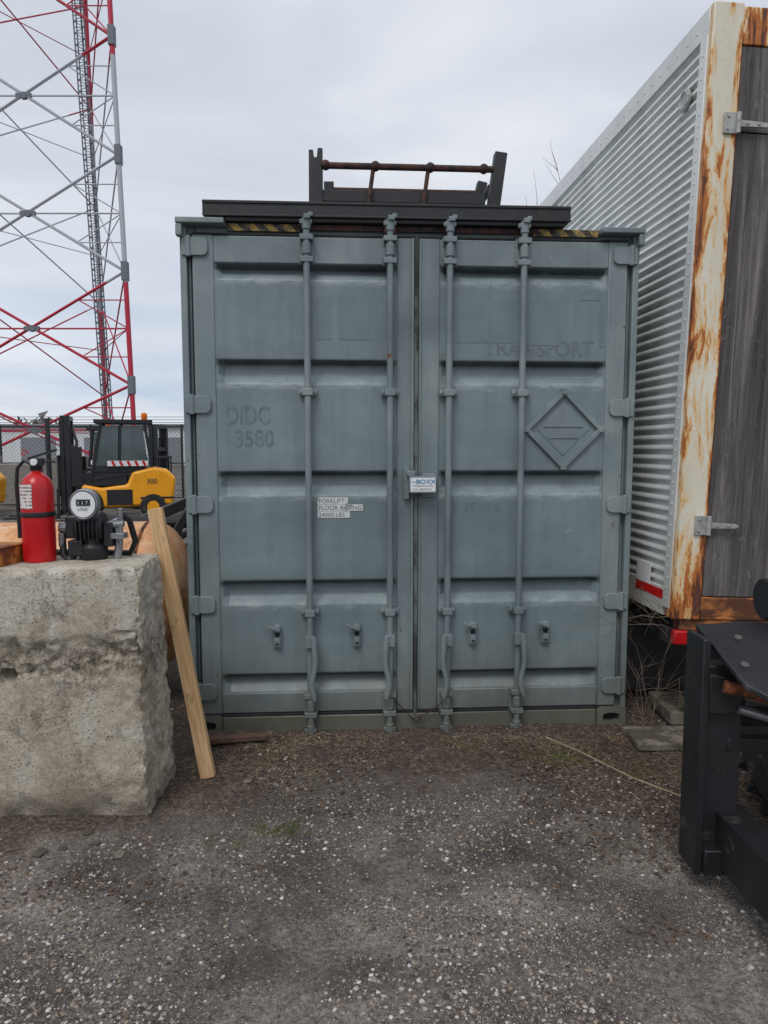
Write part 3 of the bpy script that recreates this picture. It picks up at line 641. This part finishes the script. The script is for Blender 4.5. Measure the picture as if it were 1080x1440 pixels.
# ------------------------------------------------------------ forklifts
def forklift(loc,rot,name='forklift',body=YEL,sc=1):
    E=empty(name,loc,(0,0,rot));E.scale=(sc,sc,sc)
    b=B()
    b.poly([(-1.15,-.5,.28),(-1.22,-.5,.85),(-1.05,-.5,1.02),(-.75,-.5,1.08),(-.35,-.5,.98),(-.25,-.5,.72),(.25,-.5,.66),(.62,-.5,.74),(.70,-.5,.30),(.2,-.5,.25)],(0,1.0,0))
    b.done('body',body,E,.06,seg=3)
    b=B()
    for y0,y1 in ((-.51,-.503),(.503,.51)):b.box((-.35,y0,.30),(.15,y1,.62)).box((-1.17,y0,.42),(-.5,y1,.46))
    b.box((-.62,-.46,.98),(.40,.46,1.12))
    for y in (-.44,.44):
        b.beam((-.75,y,1.05),(-.62,y,1.98),.06,.06).beam((.45,y,.80),(.22,y,2.0),.06,.06).beam((-.1,y,1.0),(-.15,y,2.0),.04,.04).beam((-.68,y,1.0),(.42,y,.84),.04,.05)
    b.box((-.78,-.5,1.98),(.36,.5,2.06)).box((-.5,-.3,.95),(-.1,.3,1.15)).box((-.6,-.28,1.1),(-.5,.28,1.6)).box((-.25,-.445,.70),(.55,.445,.98))
    for y in (-.32,.32):
        b.box((.82,y-.06,.08),(.92,y+.06,2.12)).box((.94,y-.05,.12),(1.02,y+.05,2.05)).cyl((.87,y*.6,.3),(.87,y*.6,1.8),.035)
    for z in (.25,.9,1.5,2.08):b.box((.82,-.36,z-.05),(1.0,.36,z+.05))
    b.box((1.03,-.5,.15),(1.07,.5,.22)).box((1.03,-.5,.50),(1.07,.5,.57)).box((1.03,-.5,1.28),(1.07,.5,1.33))
    for y in (-.3,.3):b.box((1.07,y-.06,.06),(1.11,y+.06,.65)).box((1.09,y-.06,.05),(2.1,y+.06,.09))
    for k in range(7):b.box((1.04,-.48+k*.15,.5),(1.07,-.45+k*.15,1.3))
    b.box((.6,-.48,1.0),(.8,-.42,1.3)).box((.6,.42,.7),(.8,.48,1.5)).tube([(.8,.2,1.9),(.7,.3,1.6),(.75,.35,1.2),(.7,.3,.8)],.03,6)
    b.done('mast_and_guard',BLACK,E,.01)
    b=B();b.poly([(-.66,-.445,1.12),(-.58,-.445,1.93),(-.17,-.445,1.93),(-.13,-.445,1.12)],(0,.89,0)).poly([(-.08,-.445,1.12),(-.11,-.445,1.93),(.2,-.445,1.93),(.38,-.445,1.12)],(0,.89,0));b.done('cab_glass',GLASS,E)
    b=B();M=Matrix.Rotation(R(90),4,'X')
    for x,r in ((.55,.33),(-.75,.26)):
        for y in (-.46,.46):b.lathe([(r*.5,-.1),(r*.92,-.1),(r,-.06),(r,.06),(r*.92,.1),(r*.5,.1)],(x,y,r),M,n=24)
    b.done('tyres',RUBBER,E)
    b=B()
    for x,r in ((.55,.15),(-.75,.12)):
        for y in (-.50,.50):b.lathe([(.02,-.065),(r,-.065),(r,.065),(.02,.04)],(x,y,.33 if x>0 else .26),M,n=20)
    b.done('rims',body,E)
    b=B();b.lathe([(.05,0),(.06,.02),(.06,.12),(.03,.15)],(-.62,.35,2.06),n=14);b.done('beacon',ORANGE,E)
    hz=B();wb_=B()
    for s in (-1,1):
        for k in range(5):hz.beam((-.62+k*.15,s*.518,1.11),(-.57+k*.15,s*.518,1.21),.05,.006,(0,1,0))
        wb_.box((-.67,min(s*.505,s*.515),1.105),(.12,max(s*.505,s*.515),1.215))
    hz.done('red_stripes',REDLENS,E);wb_.done('stripe_board',WHITE,E)
    text('fleet_number','300',(-1.0,-.515,.70),.2,DKTXT2,E);text('fleet_number','300',(-.62,.515,.74),.15,DKTXT2,E,rot=(R(90),0,R(180)))
    return E
forklift((-5.93,15.7,0),R(180+18),sc=1.04)
forklift((-6.75,18.6,0),R(-6),'forklift',BLACK)
forklift((-9.85,15.8,0),R(184),'forklift')
S=empty('steel_scrap_frame',(-1.98,6.4,0),(0,0,R(20)))
b=B();b.beam((-.4,0,.0),(.3,0,1.12),.08,.08).beam((-.5,.2,.75),(.5,.2,1.15),.07,.1).beam((-.3,0,.5),(.6,0,1.0),.06,.06).beam((.1,.3,0),(.45,.1,1.25),.07,.07).box((-.5,-.1,0),(.6,.5,.5)).beam((-.6,.1,.55),(.4,.3,.62),.08,.08).cyl((-.5,.1,.9),(.4,.0,.85),.05)
b.done('scrap_members',BLACK,S,.01)

# ------------------------------------------------------------ fence
FC=empty('chain_link_fence')
b=B();Yf=20.5
x=-24
while x<-2.5:
    b.cyl((x,Yf,0),(x,Yf,2.2),.035,n=8);x+=2.6
b.cyl((-24,Yf,2.15),(-2,Yf,2.15),.025,n=6).cyl((-24,Yf,1.1),(-2,Yf,1.1),.018,n=6).cyl((-24,Yf,.1),(-2,Yf,.1),.018,n=6)
b.cyl((-8.75,18.6,0),(-8.75,18.6,2.3),.065,n=10)
for z in (2.25,2.33,2.41):b.cyl((-24,Yf-.1,z),(-2,Yf-.1,z),.007,n=4)
b.done('posts_and_rails',FEN,FC)
b=B();x=-26
while x<-2:
    for s in (1,-1):b.cyl((x,Yf-.03,.08),(x+s*2.05,Yf-.03,2.13),.004,n=3,caps=False)
    x+=.11
b.done('wire_mesh',FEN,FC)

# ------------------------------------------------------------ lattice tower
TW=empty('lattice_tower')
rb,wb,gb=B(),B(),B()
bands=[(0,10.6,'r'),(10.6,22.6,'w'),(22.6,34.6,'r'),(34.6,50,'w')]
def member(a,c,r,n=5):
    a=Vector(a);c=Vector(c)
    if a.z>c.z:a,c=c,a
    for z0,z1,k in bands:
        bb=rb if k=='r' else wb
        if c.z-a.z<.01:
            if z0<=a.z<z1:bb.cyl(a,c,r,n=n)
            continue
        t0=max(0,(z0-a.z)/(c.z-a.z));t1=min(1,(z1-a.z)/(c.z-a.z))
        if t1>t0:bb.cyl(a.lerp(c,t0),a.lerp(c,t1),r,n=n)
H=44
def leg(i,z):
    s=1-.0057*z; h=5.6*s
    cx,cy=-19.5,43.2
    return [Vector((cx+h,cy-3.2*s,z)),Vector((cx-h,cy-3.2*s,z)),Vector((cx+.3,cy+6.4*s,z))][i]
for i in range(3):member(leg(i,0),leg(i,H),.14,10)
nodes=[-1.2+6.2*k for k in range(8)]
nodes=[max(0,z) for z in nodes if z<H]
for i in range(3):
    j=(i+1)%3;front=(i==0)
    for z0,z1 in zip(nodes[:-1],nodes[1:]):
        zm=(z0+z1)/2
        A0,A1,B0,B1=leg(i,z0),leg(i,z1),leg(j,z0),leg(j,z1)
        C=(A0+B1+B0+A1)/4;Am,Bm=leg(i,zm),leg(j,zm)
        if front:
            member(A0,B1,.085);member(B0,A1,.085);member(Am,C,.05);member(C,Bm,.05)
            for P0,Pm,Pc in ((A0,Am,C),(A1,Am,C),(B0,Bm,C),(B1,Bm,C)):
                q=P0.lerp(Pc,.5);member(P0.lerp(Pm,.5),q,.035);member(q,Pm,.035)
            gb.cyl(C-Vector((0,.1,0)),C+Vector((0,.1,0)),.2,n=6);gb.box((C.x-.42,C.y-.08,C.z-.12),(C.x+.42,C.y+.08,C.z+.12))
        else:
            member(A0,B1,.045);member(B0,A1,.045);member(Am,Bm,.03)
for zz_ in nodes:
    p=leg(0,zz_);gb.box((p.x-.16,p.y-.2,zz_-.5),(p.x+.16,p.y+.2,zz_+.5))
rb.done('red_members',TRED,TW);wb.done('white_members',TWHITE,TW);gb.done('gusset_plates',TGREY,TW)
b=B();p0=Vector((-18.75,49,0));p1=Vector((-19.3,46.0,44));w=.33
def lp(t,dx,dy=0):return p0.lerp(p1,t)+Vector((dx,dy,0))
for dx,dy in((-w,0),(w,0),(0,.5),(-.15,0),(.12,.1)):b.cyl(lp(0,dx,dy),lp(1,dx,dy),.045,n=5)
n=130
for k in range(n):
    t=k/n;t2=(k+1)/n;b.cyl(lp(t,-w),lp(t,w),.025,n=4)
    b.cyl(lp(t,-w if k%2 else w),lp(t2,w if k%2 else -w),.025,n=4)
b.done('cable_ladder',TGREY,TW)

# ------------------------------------------------------------ distant things
def blobs(name,x0,x1,y,h,n,mat,sz):
    b=B()
    for _ in range(n):
        x=random.uniform(x0,x1);hh=h*(.55+.45*abs(noise.noise(Vector((x*.12,y,0))))*2)
        z=random.random()**.8*hh;yy=y+random.uniform(-3,3);c=Vector((x,yy,z));k=len(b.v)
        for _ in range(3):b.v.append(tuple(c+Vector((random.gauss(0,sz),random.gauss(0,sz),random.gauss(0,sz)))))
        b.f.append((k,k+1,k+2))
    return b.done(name,mat,None,smooth=0)
blobs('distant_tree_line',-110,60,95,5.2,9000,simple('winter_trees',srgb(126,122,122),.9,var=.3,scale=.3),.5)
WH=empty('warehouse',(-34,62,0));b=B();b.box((-16,0,0),(24,14,3.3))
b.done('walls',simple('pale_cladding',srgb(214,216,218),.6,var=.08,scale=1,stretch=(4,4,.2)),WH)
b=B();b.box((-16.3,-.3,3.3),(24.3,14.3,3.55))
for k in range(7):b.box((-14+k*5.5,-.06,0.1),(-11+k*5.5,-.02,2.4))
b.done('roof_trim_and_dock_doors',simple('grey_trim',srgb(130,136,142),.6),WH)
b=B()
for k in range(4):b.box((-.5+k*1.3,0,0),(.5+k*1.3,1.0,1.1+.2*(k%2)))
PL=empty('stacked_crates',(-12.6,19.2,0));b.done('crates',simple('crate_grey',srgb(130,126,120),.8),PL,.02)

# ------------------------------------------------------------ twigs
def branch(b,p,d,L,r,depth,curl=.25):
    pts=[p];n=5;dd=Vector(d).normalized()
    for i in range(n):
        dd=(dd+Vector((random.gauss(0,curl),random.gauss(0,curl),random.gauss(0,curl)))*.5).normalized();pts.append(pts[-1]+dd*L/n)
    b.tube(pts,[r*(1-.6*i/n) for i in range(n+1)],4)
    if depth>0:
        for k in range(random.randint(2,4)):
            i=random.randint(1,n);q=(dd+Vector((random.gauss(0,.6),random.gauss(0,.4),random.gauss(0,.5)+.2))).normalized();branch(b,pts[i],q,L*random.uniform(.4,.65),r*.55,depth-1,curl)
random.seed(21)
b=B()
for k in range(5):
    branch(b,Vector((1.46+random.uniform(-.06,.12),3.78+random.uniform(-.06,.25),0)),(random.gauss(-.02,.2),random.gauss(-.2,.12),1),random.uniform(.35,.6),.0024,2)
for k in range(5):
    branch(b,Vector((1.50,3.68,random.uniform(.55,.8))),(random.gauss(-.6,.2),-.3,random.uniform(-.5,.5)),random.uniform(.3,.5),.0018,2,.4)
b.done('dry_weeds',TWIG,None)
b=B();random.seed(39);x,y,h=4.15,17,8.2
branch(b,Vector((x,y,0)),(0,0,1),h*.72,.06,0,.08)
for k in range(7):branch(b,Vector((x+random.gauss(0,.1),y,h*random.uniform(.45,.66))),(random.gauss(0,.3),0,1),h*.28,.02,2,.25)
b.done('bare_tree',TWIG,None)
b=B();random.seed(3)
def blade(x,y,L,w,lean=1.0,up=.3):
    a=random.uniform(0,6.28);z=gz(x,y)+.002;d=Vector((math.cos(a),math.sin(a),0));s=Vector((-d.y,d.x,0))*w;k=len(b.v);p=Vector((x,y,z));m=p+d*L*.5*lean+Vector((0,0,L*up));e=p+d*L*lean+Vector((0,0,L*up*random.uniform(.2,1.3)))
    b.v+=[tuple(p-s),tuple(p+s),tuple(m+s),tuple(m-s),tuple(e)];b.f+=[(k,k+1,k+2,k+3),(k+3,k+2,k+4)]
for _ in range(3400):
    r_=random.random()
    if r_<.45:x,y=random.uniform(.8,2.2),random.uniform(2.4,3.85)
    elif r_<.8:x,y=random.uniform(-1.0,1.4),3.76-abs(random.gauss(0,.16))
    else:x,y=random.uniform(-1.0,-.3),random.uniform(2.9,3.7)
    if noise.noise(Vector((x*3,y*3,1)))>-.1 and y<3.79+.063*(x+1.06)-.01:blade(x,y,random.uniform(.015,.055),.0009,1,.12)
b.done('dead_grass',STRAW,None,smooth=0)
b=B()
for _ in range(5200):
    r_=random.random()
    if r_<.45:x,y=random.uniform(.6,2.1),random.uniform(2.1,3.8)
    elif r_<.7:x,y=random.uniform(-1.,1.4),3.74-abs(random.gauss(0,.22))
    else:x,y=random.uniform(-1.7,-.1),random.uniform(2.3,3.7)
    if noise.noise(Vector((x*2,y*2,4)))>-.05 and not(x<-1 and y>2.8):blade(x,y,random.uniform(.008,.028),random.uniform(.002,.007),1,.2)
b.done('leaf_litter',simple('dead_leaves',srgb(88,68,52),.9,var=.7,scale=20),None,smooth=0)
b=B()
for cx,cy,rr_,nn in ((.93,3.45,.12,1500),(.45,3.62,.1,600),(-.42,2.80,.08,900),(1.25,3.3,.12,500),(-.55,3.45,.08,300),(-.62,2.68,.05,250)):
    for _ in range(nn):
        x,y=random.gauss(cx,rr_),random.gauss(cy,rr_*.5);
        if noise.noise(Vector((x*12,y*12,4)))>-.12:blade(x,y,random.uniform(.005,.012),.0014,.6,.5)
b.done('moss_and_grass_tufts',simple('moss_green',srgb(90,94,46),.9,var=.5,scale=20),None,smooth=0)
b=B();b.tube([(.86,3.66,.015),(1.0,3.45,.02),(1.16,3.2,.012),(1.32,3.0,.018),(1.42,2.86,.01)],.003,6);b.done('fallen_stalk',STRAW,None)
SLAB=simple('slab_concrete',srgb(116,108,97),.9,var=.25,scale=8,dirt=srgb(78,70,60),dthr=.52,bump=.004)
b=B();b.box((1.44,3.50,-.02),(1.80,3.74,.025),Matrix.Rotation(R(2),4,'Z')).box((1.60,3.85,.0),(1.95,4.2,.08));b.done('paving_slab',SLAB,None,.01)
b=B();b.beam((-.97,3.60,.02),(-.62,3.66,.02),.05,.03);b.done('wood_scrap',simple('scrap_wood',srgb(88,68,54),.9,scale=20),None,.004)
b=B()
for k in range(16):
    x,y=random.choice([(random.uniform(-1.5,-.9),random.uniform(2.55,2.82)),(random.uniform(1.2,2.0),random.uniform(3.0,3.7)),(random.uniform(-.9,-.5),random.uniform(3.2,3.6))])
    s_=random.uniform(.012,.03);k0=len(b.v);z_=gz(x,y)
    for q in ico:b.v.append((x+q[0]*s_*random.uniform(.7,1.3),y+q[1]*s_*random.uniform(.7,1.3),z_+q[2]*s_*.5+s_*.2))
    b.f+=[tuple(int(i)+k0 for i in f) for f in IF]
b.done('concrete_rubble',SLAB,None,smooth=0)

# ------------------------------------------------------------ world
w=bpy.data.worlds.new('World');scene.world=w;w.use_nodes=True;nt=w.node_tree;n=nt.nodes;l=nt.links
bg=n['Background'];sky=n.new('ShaderNodeTexSky');sky.sky_type='NISHITA';sky.sun_disc=False
EL,RO=55,200
sky.sun_elevation=R(EL);sky.sun_rotation=R(RO)
tc=n.new('ShaderNodeTexCoord');mp=n.new('ShaderNodeMapping');mp.inputs['Scale'].default_value=(1,1,3.0);mp.inputs['Location'].default_value=(.4,.3,.2)
l.new(tc.outputs['Generated'],mp.inputs[0]);nz=n.new('ShaderNodeTexNoise');nz.inputs['Scale'].default_value=1.5;nz.inputs['Detail'].default_value=5;nz.inputs['Roughness'].default_value=.5;nz.inputs['Distortion'].default_value=.4
l.new(mp.outputs[0],nz.inputs['Vector'])
def rmp(st):
    r=n.new('ShaderNodeValToRGB');e=r.color_ramp.elements
    while len(e)<len(st):e.new(.5)
    for i,(p,c) in enumerate(st):e[i].position=p;e[i].color=c
    return r
cr=rmp([(.32,srgb(186,194,207)),(.5,srgb(206,211,220)),(.68,srgb(228,231,236))]);l.new(nz.outputs['Fac'],cr.inputs[0])
sp=n.new('ShaderNodeSeparateXYZ');l.new(tc.outputs['Generated'],sp.inputs[0])
hr=rmp([(0,(.8,.8,.8,1)),(.10,(.5,.5,.5,1)),(.28,(0,0,0,1))]);l.new(sp.outputs[2],hr.inputs[0])
nz2=n.new('ShaderNodeTexNoise');nz2.inputs['Scale'].default_value=3;nz2.inputs['Detail'].default_value=5;mp2=n.new('ShaderNodeMapping');mp2.inputs['Scale'].default_value=(1,1,6);l.new(tc.outputs['Generated'],mp2.inputs[0]);l.new(mp2.outputs[0],nz2.inputs['Vector'])
c2=rmp([(.38,srgb(154,177,207)),(.62,srgb(212,218,226))]);l.new(nz2.outputs['Fac'],c2.inputs[0])
mx=n.new('ShaderNodeMix');mx.data_type='RGBA';l.new(hr.outputs[0],mx.inputs[0]);l.new(cr.outputs[0],mx.inputs[6]);l.new(c2.outputs[0],mx.inputs[7])
sc_=n.new('ShaderNodeVectorMath');sc_.operation='SCALE';sc_.inputs['Scale'].default_value=11.6;l.new(mx.outputs[2],sc_.inputs[0])
m3=n.new('ShaderNodeMix');m3.data_type='RGBA';m3.inputs[0].default_value=.93;l.new(sky.outputs[0],m3.inputs[6]);l.new(sc_.outputs[0],m3.inputs[7])
l.new(m3.outputs[2],bg.inputs['Color']);bg.inputs['Strength'].default_value=.10
sd=bpy.data.lights.new('sun','SUN');sd.energy=1.4;sd.angle=R(25);sd.color=(1,.97,.93);so=bpy.data.objects.new('sun',sd);COL.objects.link(so)
az=R(RO);dirv=Vector((math.sin(az)*math.cos(R(EL)),math.cos(az)*math.cos(R(EL)),math.sin(R(EL))))
so.rotation_euler=dirv.to_track_quat('Z','Y').to_euler();so.location=(0,0,20)
cd=bpy.data.cameras.new('camera');cd.sensor_fit='VERTICAL';cd.sensor_height=36;cd.lens=25;cd.clip_end=3000;cd.clip_start=.05
co=bpy.data.objects.new('camera',cd);COL.objects.link(co);co.location=(0,0,1.55);co.rotation_euler=(R(90-5.2),0,0);scene.camera=co
scene.view_settings.view_transform='Standard';scene.view_settings.look='None';scene.view_settings.exposure=0
